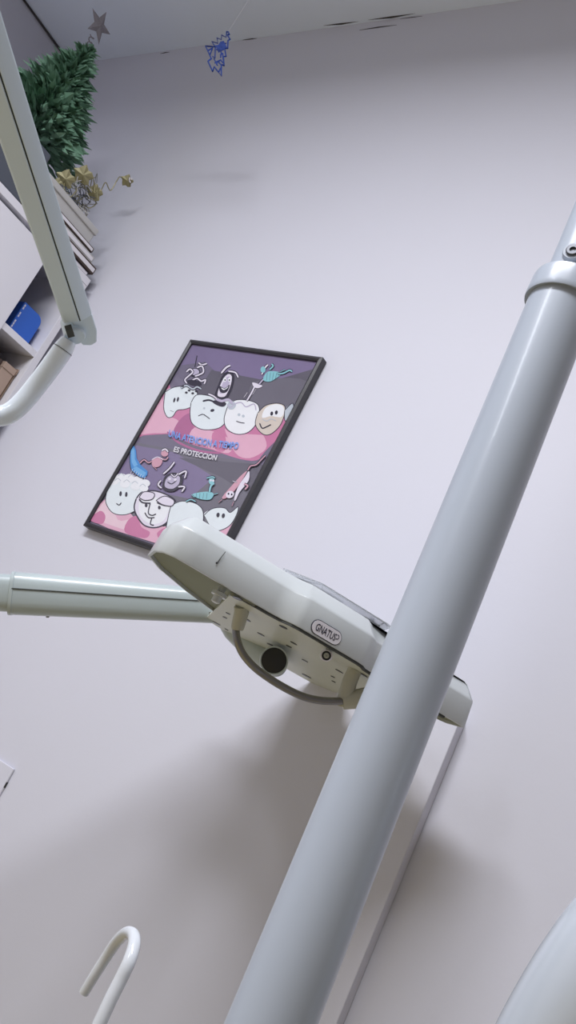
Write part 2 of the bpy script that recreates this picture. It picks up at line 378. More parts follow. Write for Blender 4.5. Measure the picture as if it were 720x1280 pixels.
instrument('dental_probe', 'slim steel dental probe in the clear tray, bluish, nearest its left end', [tp(tq+.20, .010+.02, zi+.001), tp(tq+.215, .010+.022, zi+.003), tp(tq+.25, .010+.024, zi+.0045), tp(tq+.262, .010+.026, zi+.006), tp(tq+.266, .010+.030, zi+.008)], [.0006, .002, .0024, .0012, .0005], chrome_m)
instrument('dental_mirror', 'dark-handled dental mirror in the middle of the clear tray', [tp(tq+.245, .010+.040, zi+.002), tp(tq+.255, .010+.038, zi+.003), tp(tq+.29, .010+.030, zi+.003), tp(tq+.298, .010+.028, zi+.004), tp(tq+.305, .010+.027, zi+.005)], [.0015, .0026, .0026, .001, .004], slate_m)
instrument('dental_tweezers', 'small steel tweezers at the right end of the clear tray', [tp(tq+.275, .010+.018, zi+.001), tp(tq+.29, .010+.016, zi+.002), tp(tq+.31, .010+.015, zi+.002)], [.0006, .0018, .001], steel_m)

# ------------------------------------------------------------------ spring arm carrying the tray
A0 = at(-260, 726, 1.08); A1 = at(10, 741, 1.12); A2 = at(282, 758.5, 1.175)
ax = (A2 - A1).normalized(); v = (CAM - (A1+A2)/2).normalized(); e2 = (v - ax*v.dot(ax)).normalized(); e1 = ax.cross(e2).normalized()
if e1.z < 0: e1 = -e1
t = thing('spring_arm', 'white horizontal spring arm reaching from the left to the dental tray', 'arm', A1)
def sect(c, hw, hd, k=10):
    out = []
    for i in range(28):
        a = 2*PI*i/28; ca, sa = math.cos(a), math.sin(a); p = 0.62
        out.append(c + e1*(hw*math.copysign(abs(ca)**p, ca)) + e2*(hd*math.copysign(abs(sa)**p, sa)))
    return out
mb = MB()
B0 = at(17, 741.5, 1.12)
mb.prism(sect(B0, .0286, .027), sect(A2, .0236, .023), arm_m); mb.build('arm_cover', t, bevel=.002, segs=2)
mb = MB(); sc = sect(A0, .0250, .0240); sd_ = sect(at(16, 741.5, 1.12), .0250, .0240); mb.prism(sc, sd_, arm_m); mb.build('arm_sleeve', t)
mb = MB(); mb.prism(sect(at(13.5, 741.5, 1.12), .0293, .0276), sect(at(18.5, 741.6, 1.12), .0293, .0276), arm_m); mb.build('sleeve_rim', t, bevel=.001)
mb = MB()
mb.tube([A0 + e1*.006 + e2*.0242, at(8, 741.5, 1.12) + e1*.006 + e2*.0244], .0007, gap_m, n=8); mb.tube([B0 + e1*.006 + e2*.0270, A2 + e1*.006 + e2*.0230], .0009, gap_m, n=8); mb.build('seam', t, label='dark seam line')
for xx in (62, 265):
    mb = MB()
    bpt = at(xx, 745, 1.13) - e1*.0272*(1 if xx < 100 else .90)
    mb.lathe(bpt + e1*.003, -e1, [(0, .0024), (.004, .0024), (.0048, .0015)], steel_m, n=12)
    mb.build('screw', t, label='small grey screw')
mb = MB(); mb.tube(spline([A2 - ax*.03, A2 + ax*.004, at(296, 786, 1.205), c - toc2*.12 - Vector((0, 0, .002)), c - toc2*.085 - Vector((0, 0, .001))], 5), [.0205]*10 + [.0205 - .0007*k for k in range(11)], arm_m, n=28); mb.build('arm_knuckle', t)
mb = MB(); k0 = Vector((A0.x, A0.y, 0)); mb.lathe(k0, (0,0,1), [(0, .11), (.02, .11), (.025, .035), (A0.z, .032), (A0.z+.03, .032)], arm_m, n=32); mb.build('arm_post', t)

# ------------------------------------------------------------------ lamp arm, upper left
def la(px_, py_, d): return at(px_, py_, d)
B1 = la(98.5, 395, .95); T1 = la(-36, -20, .66)
ax = (T1 - B1).normalized(); mid = (B1+T1)/2; v = (CAM - mid).normalized(); e2 = (v - ax*v.dot(ax)).normalized(); e1 = e2.cross(ax).normalized()
if (RX.x*e1.x + RY.x*e1.y + RZ.x*e1.z) < 0: e1 = -e1
t = thing('lamp_arm', 'long grey-white box-section lamp arm crossing the upper left corner', 'lamp arm', B1)
def prof(c, s, pts): return [c + e1*(a*s) + e2*(b*s) for a, b in pts]
left_half = [(-.0010, .0105), (-.0175, .0062), (-.0192, .0040), (-.0192, -.026), (-.017, -.028), (-.0010, -.028)]
right_half = [(.0004, .0105), (.0140, .0045), (.0152, .0028), (.0152, -.026), (.0135, -.028), (.0004, -.028)]
core = [(-.0016, .0088), (.0012, .0088), (.0012, -.026), (-.0016, -.026)]
e0 = B1 - ax*.012
for nm, pr, lb in (('arm_cover', left_half, None), ('arm_cover', right_half, None)):
    mb = MB(); mb.prism(prof(B1, .97, pr), prof(T1, 1.02, pr), lamp_m)
    mb.build(nm, t, bevel=.0016, segs=3)
mb = MB(); mb.prism(prof(B1, .97, core), prof(T1, 1.02, core), gap_m); mb.build('seam', t, smooth=False, label='dark seam between the cover halves')
# rounded lower end of the right cover
mb = MB(); J = B1 - ax*.008 + e2*-.010
rr = .0165
endp = [B1 + e1*.0148 + e2*0.003, B1 + e1*.0148 + e2*.003 - ax*.026, B1 + e1*.0105 - ax*.043 + e2*.003, B1 + e1*.003 - ax*.0455 + e2*.003, B1 - e1*.006 - ax*.042 + e2*.003, B1 - e1*.009 - ax*.030 + e2*.003, B1 - e1*.009 + e2*.003]
mb.prism(endp, [p - e2*.026 for p in endp], lamp_m); mb.build('end_shell', t, bevel=.002)
mb = MB(); kn = B1 - ax*.020 - e1*.011 + e2*.004
mb.lathe(kn - e2*.02, e2, [(0, .0120), (.024, .0120), (.026, .0105)], lamp_m, n=32); mb.build('knuckle', t)
mb = MB(); s0 = la(87, 414, .942); q = .0038
mb.prism([s0 + e1*a*q*1.0 + ax*b*q*1.5 + e2*.004 for a, b in ((-1,-1),(1,-1),(1,1),(-1,1))], [s0 + e1*a*q + ax*b*q*1.5 - e2*.004 for a, b in ((-1,-1),(1,-1),(1,1),(-1,1))], gap_m); mb.build('slot', t, smooth=False, label='dark square slot')
yk = spline([la(86, 425, .955), la(80, 435, .955), la(63, 459, .953), la(43, 485, .95), la(28, 503, .945), la(14, 515, .94), (la(0, 520, .935)), la(-30, 522, .92), la(-90, 522, .90), la(-170, 510, .87)], 8)
rad = []
for i, p in enumerate(yk): rad.append(.0085 + (.0116-.0085)*min(1, i/10) if i < 10 else .0116)
mb = MB(); mb.tube(yk, rad, yoke_m, n=28); mb.build('yoke_tube', t, label='glossy white bent tube')
mb = MB(); i = 9; dr = (yk[11]-yk[9]).normalized(); mb.lathe(yk[9]-dr*.0003, dr, [(0, .01185), (.0006, .01185)], gap_m, n=28); mb.build('joint_ring', t, label='thin dark joint ring')
mb = MB(); T2 = T1 + ax*.02; mb.lathe(T2 - Vector((0,0,.03)), (0,0,1), [(0, .03), (.06, .03), (.065, .02), (CZ-T2.z+.03, .02)], white_m, n=28); mb.build('ceiling_drop_tube', t)

# ------------------------------------------------------------------ hook, lower left
hk = [(105, 1241), (117, 1221), (133, 1196), (146, 1177), (158, 1166.5), (166.5, 1169), (167.5, 1182), (161, 1203), (150, 1226), (138, 1250), (126, 1276), (112, 1306), (96, 1340)]
dp = [.60, .60, .60, .597, .59, .58, .57, .56, .555, .55, .545, .54, .535]
P = spline([at(a, b, d) for (a, b), d in zip(hk, dp)], 6)
last = P[-1]; P += [last + Vector((-.015, .0, -.05)), Vector((last.x-.02, last.y, .5)), Vector((last.x-.02, last.y, .05))]
mb = MB(); rr = [.0037 + .0009*min(1, i/40) for i in range(len(P))]
mb.tube(P, rr, white_m, n=20)
t = thing('hanger_hook', 'slim white bent hook at the lower left, open end hanging down', 'hook', (last.x-.02, last.y, 0))
mb.build('hook', t)
mb = MB(); mb.lathe((last.x-.02, last.y, 0), (0,0,1), [(0, .035), (.01, .035), (.02, .012), (.06, .008)], white_m, n=32); mb.build('hook_base', t)

# ------------------------------------------------------------------ fat bent pipe, lower right
bp = [(640, 1440), (668, 1372), (702, 1303), (744, 1232), (790, 1172), (850, 1120), (930, 1090), (1030, 1085), (1130, 1110)]
P = spline([at(a, b, .5) for a, b in bp], 8)
P = [Vector((P[0].x-.02, P[0].y-.0, .03)), Vector((P[0].x-.01, P[0].y, P[0].z-.12))] + P
P = P[:1] + spline(P[1:], 2)
mb = MB(); mb.tube(P, .036, pipe_m, n=48)
t = thing('bent_pipe', 'fat glossy white bent pipe in the lower right corner', 'pipe', (P[0].x, P[0].y, 0))
mb.build('pipe', t)
mb = MB(); mb.lathe((P[0].x, P[0].y, 0), (0,0,1), [(0, .06), (.012, .06), (.02, .05), (.06, .04)], pipe_m, n=40); mb.build('pipe_flange', t)

# ------------------------------------------------------------------ framed poster
X0, X1 = on(237, 423, 1, D-.02).x, on(403, 446, 1, D-.02).x
X0 = (X0 + on(103, 655, 1, D-.02).x)/2
ZT_ = on(237, 423, 1, D-.02).z; ZB_ = on(103, 656, 1, D-.02).z
t = thing('framed_poster', 'black-framed cartoon teeth poster hanging on the back wall', 'poster', ((X0+X1)/2, D, (ZT_+ZB_)/2))
fw = .0095; YF = D-.020; YP = D-.013
mb = MB()
def mitre(i):                       # frame bar between corners i and i+1, with a stepped face
    oc = [(X0, ZT_), (X1, ZT_), (X1, ZB_), (X0, ZB_)]; ic = [(X0+fw, ZT_-fw), (X1-fw, ZT_-fw), (X1-fw, ZB_+fw), (X0+fw, ZB_+fw)]
    hc = [((a[0]*.45+b[0]*.55), (a[1]*.45+b[1]*.55)) for a, b in zip(oc, ic)]
    j = (i+1) % 4
    lo = [(oc[i], D-.001), (oc[i], YF+.003), (hc[i], YF), (ic[i], YF+.003), (ic[i], D-.001)]
    hi = [(oc[j], D-.001), (oc[j], YF+.003), (hc[j], YF), (ic[j], YF+.003), (ic[j], D-.001)]
    mb.prism([(a[0], y, a[1]) for a, y in lo], [(a[0], y, a[1]) for a, y in hi], black_m)
for i in range(4): mitre(i)
mb.build('frame', t, smooth=False, bevel=.0006, segs=2)
PM = {}
def pm(name, c): 
    PM[name] = mat('print_'+name, c, 0.22, coat=0.5, var=0.04, vscale=40); return PM[name]
for nm, c_ in (('ground', (.17,.15,.22)), ('ground_dark', (.125,.115,.15)), ('ground_grey', (.16,.15,.19)), ('violet', (.21,.17,.30)), ('gum', (.58,.20,.36)), ('gum_light', (.74,.42,.55)), ('gum_deep', (.42,.13,.28)),
              ('gum_pale', (.80,.58,.66)), ('tooth', (.76,.82,.86)), ('tooth_pale', (.84,.85,.89)), ('tooth_shade', (.50,.55,.62)), ('tooth_tan', (.66,.58,.52)), ('line', (.035,.03,.05)), ('pale', (.76,.71,.82)), ('lilac', (.50,.45,.60)),
              ('cyan', (.25,.55,.62)), ('blue', (.06,.26,.62)), ('sky', (.16,.42,.75)), ('text_blue', (.16,.34,.80)), ('text_white', (.74,.72,.78)), ('rose', (.62,.33,.42)), ('plum', (.20,.07,.20))): pm(nm, c_)  # print colours raised to hold the haze reflected by the glass
art = MB(); LAY = [0]
def cp(x, y):                        # a point of the print, read on the poster's own plane
    p = on(90 + x/2.25, 410 + y/2.25, 1, YP); return (min(max(p.x, X0+fw-.002), X1-fw+.002), min(max(p.z, ZB_+fw-.002), ZT_-fw+.002))
def lay(): LAY[0] += 1; return YP - LAY[0]*.000012
def poly(pts, m, smooth=0):
    q = [Vector((x, y, 0)) for x, y in pts]
    if smooth: q = spline(q, smooth, True)
    y_ = lay(); out = [Vector((a, y_, b)) for a, b in (cp(p.x, p.y) for p in q)]
    cl = []
    for p in out:
        if not cl or (p-cl[-1]).length > 1e-6: cl.append(p)
    art.face(cl, PM[m])
def line(pts, wd, m, smooth=5):
    q = [Vector((x, y, 0)) for x, y in pts]
    if smooth and len(q) > 2: q = spline(q, smooth)
    y_ = lay(); vs = []; n_ = len(q)
    for i, p in enumerate(q):
        tg = (q[min(n_-1, i+1)]-q[max(0, i-1)]); tg = tg.normalized() if tg.length > 0 else Vector((1,0,0)); nr = Vector((-tg.y, tg.x, 0))*wd*.5*(1 if 0 < i < n_-1 else .5)
        for s_ in (1, -1):
            a, b = cp(p.x+nr.x*s_, p.y+nr.y*s_); vs.append(Vector((a, y_, b)))
    art.add(vs, [(2*i, 2*i+1, 2*i+3, 2*i+2) for i in range(n_-1)], PM[m])
def oval(x, y, rx, ry, m, rot=0.0):
    c_, s_ = math.cos(rot), math.sin(rot)
    poly([(x+rx*math.cos(2*PI*k/18)*c_-ry*math.sin(2*PI*k/18)*s_, y+rx*math.cos(2*PI*k/18)*s_+ry*math.sin(2*PI*k/18)*c_) for k in range(18)], m)
def blob(pts, m, edge='line', wd=2.2):
    poly(pts, m, 6); line(list(pts)+[pts[0], ], wd, edge, 6) if edge else None
# ground
y_ = YP
art.face([(X0+fw-.003, y_, ZT_-fw+.003), (X1-fw+.003, y_, ZT_-fw+.003), (X1-fw+.003, y_, ZB_+fw-.003), (X0+fw-.003, y_, ZB_+fw-.003)], PM['ground'])
poly([(392,118), (690,110), (700,110), (610,260), (570,280), (430,220), (340,200)], 'ground_dark')
poly([(340,40), (690,90), (680,115), (560,150), (400,120), (375,95), (300,105)], 'violet')
poly([(520,150), (660,150), (610,250), (540,240), (500,200)], 'ground_grey', 5)
poly([(170,320), (560,390), (470,560), (300,600), (90,540), (60,520)], 'ground_grey')
poly([(180,330), (290,350), (400,420), (330,480), (180,450), (120,420)], 'violet')
poly([(300,365), (540,385), (500,470), (420,420)], 'ground_dark')
# upper gum
poly([(245,150), (300,190), (420,230), (620,250), (650,240), (545,345), (520,372), (470,368), (400,345), (330,325), (280,300), (230,300), (150,300), (190,240)], 'gum', 3)
poly([(250,190), (262,240), (300,262), (285,292), (230,296), (170,296), (205,240)], 'gum_light', 4)
poly([(300,262), (330,240), (340,270), (345,300), (320,318), (285,300)], 'gum_deep', 4)
poly([(345,280), (400,292), (450,318), (440,352), (380,335), (330,318)], 'gum_light', 4)
poly([(430,285), (450,296), (520,300), (540,305), (545,340), (500,366), (460,352)], 'gum_light', 4)
poly([(395,296), (428,290), (430,345), (400,338)], 'gum', 4)
line([(268,292), (300,322), (360,346), (420,352)], 6, 'gum_deep')
# upper teeth
blob([(262,180), (290,166), (330,165), (352,180), (345,215), (320,228), (296,232), (283,249), (268,250), (258,225)], 'tooth')
blob([(335,210), (352,188), (395,192), (440,200), (446,235), (428,270), (405,284), (365,285), (338,268), (332,240)], 'tooth')
blob([(440,215), (465,202), (505,206), (526,222), (522,262), (498,292), (465,299), (436,284), (428,255)], 'tooth_pale')
blob([(522,240), (545,218), (580,212), (600,225), (588,270), (560,298), (536,298), (516,272)], 'tooth_tan')
blob([(545,225), (575,214), (596,224), (590,250), (560,248), (535,252)], 'tooth_pale', None)
blob([(598,232), (620,212), (622,235), (600,262)], 'tooth_shade')
# faces on upper teeth
for x, y in ((288,203), (298,201)): oval(x, y, 3, 7, 'line', .25)
line([(276,232), (286,236)], 2, 'line')
line([(355,248), (368,243), (380,250), (388,256)], 2.5, 'line'); oval(395, 232, 6, 4, 'line', -.3); oval(372, 226, 3, 3, 'tooth_shade')
line([(368,206), (385,203), (400,208), (420,216), (432,214)], 5, 'line'); poly([(395,206), (415,203), (434,212), (425,222), (405,216)], 'line', 4)
oval(470, 244, 4, 4, 'tooth_shade'); oval(482, 248, 4, 4, 'tooth_shade'); line([(462,262), (473,266), (486,268)], 2.5, 'line')
poly([(437,215), (448,206), (462,214), (455,228), (441,228)], 'tooth_shade', 4); line([(437,215), (446,224), (458,214), (476,210), (490,222), (512,214), (518,232)], 3, 'lilac')
oval(562, 241, 4, 6, 'line', .2); oval(575, 238, 4, 6, 'line', .2); line([(528,268), (535,282), (548,278), (560,272)], 3.5, 'line'); line([(535,256), (548,262), (560,256), (575,262)], 2, 'tooth_shade')
# germs on the upper row: a drill driver, a laughing sack, a swimmer
def stroke(pts, wd=5, m='pale'): line(pts, wd+4, 'line'); line(pts, wd, m)
line([(352,78), (346,110)], 5, 'line'); stroke([(356,98), (366,104), (380,100)], 4)
oval(346, 126, 16, 13, 'line'); oval(346, 124, 12, 9, 'lilac'); stroke([(322,124), (332,116), (340,124), (330,134), (318,146), (324,156)], 4); stroke([(352,112), (366,108), (370,124), (358,132), (346,136)], 4); stroke([(338,148), (352,142), (364,150), (376,146), (372,158)], 4)
oval(344, 155, 22, 8, 'line', .2); stroke([(306,170), (322,162), (340,172), (352,166), (364,172)], 4, 'tooth_shade')
for x, y in ((312,164), (330,176), (350,178), (322,182), (340,184)): oval(x, y, 4, 3, 'line')
poly([(402,196), (412,160), (425,132), (442,122), (456,132), (454,160), (444,186), (430,204)], 'line', 5); poly([(410,190), (418,160), (430,138), (442,130), (450,138), (447,160), (438,182), (428,194)], 'pale', 5)
poly([(416,184), (423,160), (433,142), (442,137), (445,145), (442,162), (433,180)], 'lilac', 5)
oval(430, 146, 5, 6, 'tooth_pale'); oval(443, 146, 4, 6, 'tooth_pale'); oval(431, 147, 2, 2.5, 'line'); oval(443, 147, 2, 2.5, 'line')
poly([(416,164), (430,170), (444,160), (438,178), (426,184), (416,178)], 'line', 4); poly([(420,168), (430,172), (440,165), (436,171), (426,175)], 'tooth_pale', 3)
stroke([(420,128), (434,112), (446,106)], 5); stroke([(440,122), (460,126), (468,140)], 4); line([(400,196), (420,206), (440,202), (452,214)], 7, 'lilac'); stroke([(384,186), (398,192), (408,200)], 4)
stroke([(492,206), (505,184), (516,162)], 4); line([(484,196), (494,182)], 2, 'pale'); line([(508,188), (518,172)], 2, 'pale')
poly([(508,154), (524,158), (536,164), (524,170), (512,166)], 'pale', 3); stroke([(526,160), (536,148), (546,140)], 4, 'lilac')
poly([(538,146), (548,126), (565,122), (590,128), (575,142), (555,152)], 'cyan', 4); stroke([(534,132), (544,112), (552,104)], 4, 'pale'); oval(538, 118, 7, 9, 'cyan'); stroke([(556,118), (566,108), (562,102)], 4, 'cyan')
stroke([(578,130), (595,128), (612,120), (620,124)], 4, 'cyan'); stroke([(586,124), (600,118)], 3, 'cyan')
for k_ in range(4): line([(550+k_*9, 126), (548+k_*8, 148)], 1.6, 'line')
# lower gum
poly([(120,440), (96,480), (50,540), (250,610), (330,640), (420,640), (460,560), (440,545), (300,560), (180,540)], 'gum_light', 3)
poly([(105,480), (130,540), (170,540), (180,575), (90,548), (60,535)], 'gum_pale', 4); poly([(160,540), (185,530), (196,560), (220,575), (205,592), (150,575)], 'gum', 4); poly([(240,578), (275,560), (290,590), (260,608)], 'gum', 4); poly([(52,540), (80,515), (95,530), (85,552)], 'gum', 4)
# lower teeth
blob([(100,455), (125,425), (170,425), (205,445), (200,480), (185,510), (150,526), (115,520), (96,490)], 'tooth')
blob([(182,480), (200,462), (240,460), (285,480), (290,500), (270,545), (238,562), (205,556), (184,530), (176,505)], 'pale', 'line', 4)
blob([(192,484), (215,474), (250,482), (275,500), (262,538), (236,552), (208,545), (190,520)], 'tooth_pale', None)
blob([(280,500), (310,488), (350,495), (370,520), (360,570), (300,600), (268,575), (272,530)], 'tooth')
blob([(372,528), (390,512), (410,506), (432,508), (446,520), (468,504), (462,530), (440,560), (400,570)], 'tooth')
# foam, brush
for x, y, r in ((118,430,16), (140,422,16), (162,424,17), (185,430,16), (206,438,15), (150,440,14), (180,446,14), (204,452,12)): oval(x, y, r, r*.75, 'tooth_pale'); 
for x, y in ((130,428), (155,432), (178,436), (200,444), (168,418), (140,414)): line([(x-9, y+3), (x, y-4), (x+9, y+3)], 1.8, 'tooth_shade')
poly([(163,342), (168,334), (176,333), (181,345), (183,368), (194,386), (214,404), (213,414), (204,424), (190,420), (168,402), (164,380)], 'blue')
poly([(167,345), (173,337), (177,345), (178,370), (186,386), (176,392), (169,378)], 'sky'); poly([(172,396), (182,390), (210,408), (205,418), (192,415)], 'sky')
for k_ in range(7): line([(172+k_*6, 398+k_*3.6), (166+k_*6, 410+k_*3.4)], 2.2, 'tooth')
line([(168,402), (190,420), (204,424)], 2.4, 'line'); line([(163,342), (164,380), (168,402)], 2, 'line')
# lower faces
oval(138, 467, 3.5, 7, 'line', .1); oval(154, 469, 3.5, 7, 'line', .1); line([(126,494), (134,499), (140,492)], 2.5, 'line')
line([(190,482), (200,492), (222,494)], 4, 'line'); line([(240,492), (262,500), (276,498)], 4, 'line'); oval(210, 500, 4, 5, 'line'); oval(247, 506, 4, 5, 'line')
line([(222,492), (216,520), (226,528), (238,524)], 3, 'line'); line([(206,520), (216,534), (234,534)], 3, 'line'); line([(226,536), (222,552), (232,556)], 3, 'line')
poly([(190,478), (204,460), (232,466), (228,482), (206,486)], 'pale', 4); line([(190,478), (204,462), (232,466), (228,482), (206,486), (190,478)], 2.5, 'line'); poly([(238,486), (262,474), (288,486), (282,502), (256,498)], 'pale', 4); line([(238,486), (262,474), (288,486), (282,502), (256,498), (238,486)], 2.5, 'line')
oval(412, 527, 4.5, 6.5, 'line', .2); oval(427, 529, 4.5, 6.5, 'line', .2)
# lower germs
poly([(226,374), (244,366), (256,374), (248,390), (230,392)], 'rose', 4); oval(262, 354, 10, 9, 'rose'); stroke([(254,346), (264,342), (272,350)], 4); stroke([(192,382), (204,372), (216,380), (226,376)], 3, 'rose'); stroke([(250,366), (264,372), (272,364)], 3, 'rose'); stroke([(232,392), (240,400)], 3, 'rose'); line([(226,372), (242,364), (258,372)], 2, 'pale')
stroke([(258,412), (276,396), (290,378)], 4); poly([(256,448), (262,420), (285,408), (312,416), (310,442), (290,460), (268,460)], 'line', 5); poly([(262,444), (268,424), (286,414), (304,420), (302,440), (286,453), (270,452)], 'lilac', 5); stroke([(300,414), (322,404), (318,424)], 4); stroke([(252,430), (244,442), (254,452)], 4); stroke([(300,448), (318,448), (310,462)], 4)
line([(270,434), (282,440), (296,430)], 3, 'line'); stroke([(280,412), (290,420), (300,410)], 3); oval(276, 426, 4, 4, 'pale'); oval(292, 428, 4, 4, 'pale')
poly([(340,470), (360,464), (385,462), (400,468), (390,484), (360,482)], 'cyan', 4); stroke([(388,464), (392,446), (402,438)], 5, 'cyan'); oval(394, 432, 8, 10, 'cyan'); oval(392, 430, 3, 3, 'pale'); oval(399, 431, 3, 3, 'pale'); stroke([(380,424), (396,420), (404,424)], 3, 'cyan'); stroke([(346,478), (338,470)], 3, 'cyan'); stroke([(400,470), (412,466)], 3, 'cyan'); stroke([(322,490), (336,484), (350,490)], 3, 'cyan')
for k_ in range(4): line([(352+k_*10, 466), (350+k_*10, 482)], 1.6, 'line')
poly([(494,404), (480,430), (460,458), (436,480), (424,478), (452,444), (476,418)], 'rose', 3); poly([(500,404), (498,432), (474,462), (462,486), (458,482), (468,450), (488,420)], 'pale', 3); stroke([(496,402), (504,390), (520,386), (536,370), (546,360)], 3, 'rose')
oval(446, 470, 12, 10, 'pale', -.5); oval(442, 468, 2.5, 3, 'line'); oval(451, 470, 2.5, 3, 'line'); stroke([(424,484), (414,492)], 3, 'rose'); stroke([(456,490), (452,502)], 3, 'rose'); stroke([(466,436), (454,432)], 3); stroke([(486,440), (496,446), (488,456)], 4, 'rose')
# lettering
vs, fs = text_mesh('UNA ATENCION A TIEMPO', 1, lambda x, y: (x, y), .022); y_ = lay()
def arc(x, y): bx = 272+x*196; by = 306 + 62*x - 26*x*x + (1-x)*0; return cp(bx + y*6, by - y*26)
art.add([Vector((arc(*p)[0], y_, arc(*p)[1])) for p in vs], fs, PM['text_blue'])
vs, fs = text_mesh('ES PROTECCION', 1, lambda x, y: (x, y), .022); y_ = lay()
def arc2(x, y): bx = 287+x*120; by = 349 + 30*x - 5*x*x; return cp(bx + y*6, by - y*20)
art.add([Vector((arc2(*p)[0], y_, arc2(*p)[1])) for p in vs], fs, PM['text_white'])
art.build('print', t, smooth=False, fix=False)
mb = MB(); mb.box((X0+.002, YP+.0005, ZB_+.002), (X1-.002, D-.002, ZT_-.002), black_m); mb.build('backing', t, smooth=False)

# ------------------------------------------------------------------ cabinet on the left
XC = -1.6625; CT = 1.8225; YE = D-.028; YS = .2
t = thing('storage_cabinet', 'tall white storage cabinet with an open shelf column, left of the poster', 'cabinet', (-2.0, .65, 0))
mb = MB(); th = .018; xb = LX+.004; xi = XC-.36; xf = XC-.001; dY = .972
mb.box((xb, YS, CT-th), (xf+.001, YE, CT), cab_m); mb.box((xb, YE-th, 0), (xf, YE, CT-th), cab_m); mb.box((xb, YS, 0), (xf, YS+th, CT-th), cab_m); mb.box((xb, YS+th, 0), (xi, YE-th, CT-th), cab_m); mb.box((xi, dY-.09, 0), (xf-.02, dY-.072, CT-th), cab_m); mb.box((xb, YS+th, 0), (xf-.02, YE-th, .08), cab_m)
mb.build('carcass', t, smooth=False, bevel=.0008, segs=2)
ZS = on(27, 421, 0, XC).z
for z in (ZS, ZS-.36, ZS-.75, ZS-1.1):
    mb = MB(); mb.box((xi, dY-.072, z-.016), (xf-.001, YE-th, z), cab_m); mb.build('shelf', t, smooth=False, bevel=.0006, segs=2)
d = None
mb = MB(); mb.box((XC-.018, YS+.002, .08), (XC+.001, dY, CT-th-.012), cab_m); d = mb.build('door', t, smooth=False, bevel=.0012, segs=2)
mb = MB(); mb.tube([(XC+.02, dY-.05, .9), (XC+.03, dY-.05, .92), (XC+.03, dY-.05, 1.03), (XC+.02, dY-.05, 1.05)], .005, steel_m, n=12); mb.tube([(XC, dY-.05, .9), (XC+.022, dY-.05, .9)], .004, steel_m, n=10); mb.tube([(XC, dY-.05, 1.05), (XC+.022, dY-.05, 1.05)], .004, steel_m, n=10); mb.build('handle', d)

# blue box on the shelf
def bx_rounded(mb, x0, x1, y0, y1, z0, z1, r, m):      # rounded far top corner, in the y-z plane
    pr = [(y0, z0), (y1, z0)] + [(y1-r+r*math.cos(a), z1-r+r*math.sin(a)) for a in [PI/2*k/8 for k in range(9)]] + [(y0, z1)]
    mb.prism([(x0, y, z) for y, z in pr], [(x1, y, z) for y, z in pr], m)
xq = XC-.03
yl, zt = on(32, 377, 0, xq)[1:]; yr = on(53.5, 402, 0, xq).y
t = thing('blue_box', 'blue plastic box on the upper open shelf of the cabinet', 'box', (xq-.1, (yl+yr)/2, ZS))
mb = MB(); bx_rounded(mb, xq-.17, xq, yl, yr, ZS+.0005, zt, .02, blue_m); mb.build('body', t, bevel=.002, segs=2)
mb = MB()
for k in range(9):
    z = ZS+.012 + (zt-ZS-.016)*k/9
    if k in (3, 6): continue
    mb.box((xq-.0005, yl+.0025, z), (xq+.0008, yl+.0058, z+(zt-ZS)*.07), label_m)
mb.build('edge_marks', t, smooth=False, label='white dashes along one edge')

# brown file boxes and small things on the lower shelf
ZL = ZS-.36
ya = on(14, 462, 0, XC-.02).y; yb = on(28, 470, 0, XC-.02).y; ztop = on(14, 462, 0, XC-.02).z
def filebox(name, y0, y1, zt_, m, label, xo=.02, cat='file box'):
    t = thing(name, label, cat, (XC-.15, (y0+y1)/2, ZL), None)
    mb = MB(); mb.box((XC-.30, y0, ZL+.0005), (XC-xo, y1, zt_), m); mb.build('body', t, smooth=False, bevel=.0015, segs=2)
    mb = MB(); mb.box((XC-.302, y0-.0008, zt_-.014), (XC-xo+.002, y1+.0008, zt_+.0015), m); mb.build('lid', t, smooth=False, bevel=.001, segs=2)
ym = on(22, 462, 0, XC-.02).y
filebox('file_box', ym+.002, YE-th-.004, on(29, 468, 0, XC-.02).z, brown_m, 'brown cardboard file box on the lower shelf, beside the cabinet side')
filebox('file_box', ya-.022, ym-.001, on(16, 460, 0, XC-.02).z, mat('tan_card', (.42,.31,.25), .7, var=.1, vscale=20), 'lighter brown cardboard file box on the lower shelf, left of the darker one')
y9 = on(4, 455, 0, XC-.03).y
filebox('binder', y9-.05, ya-.025, on(4, 452, 0, XC-.03).z, dbrown_m, 'dark brown binder half hidden at the left on the lower shelf', .03, 'binder')

# ------------------------------------------------------------------ things on top of the cabinet
def flatbox(name, label, cat, y0, y1, z0, z1, xo, depth, m, lid=True, lm=None):
    t = thing(name, label, cat, (XC-xo-depth/2, (y0+y1)/2, z0))
    mb = MB(); mb.box((XC-xo-depth, y0, z0+.0005), (XC-xo, y1, z1), m); mb.build('body', t, smooth=False, bevel=.002, segs=2)
    if lid:
        mb = MB(); mb.box((XC-xo-depth+.004, y0+.004, z0+(z1-z0)*.25), (XC-xo+.0012, y1-.004, z1-(z1-z0)*.25), lm or label_m); mb.build('pages', t, smooth=False)
    return t
z0 = CT
flatbox('folder', 'dark slim folder lying lowest on the cabinet top, near the corner of the wall', 'folder', .90, YE-.012, z0, z0+.012, .006, .22, slate_m)
flatbox('binder', 'dark brown binder lying on the slim folder on the cabinet top', 'binder', .88, YE-.004, z0+.0125, z0+.033, .0, .24, dbrown_m)
flatbox('folder', 'light folder lying on the dark brown binder on the cabinet top', 'folder', .89, YE-.02, z0+.0335, z0+.052, .006, .22, grey_m)
flatbox('binder', 'thin brown binder lying above the light folder, under the grey box', 'binder', .89, YE-.035, z0+.0525, z0+.066, .004, .22, dbrown_m)
t = thing('storage_box', 'grey storage box on the cabinet top carrying the small fir tree', 'box', (XC-.12, .9, z0+.0665))
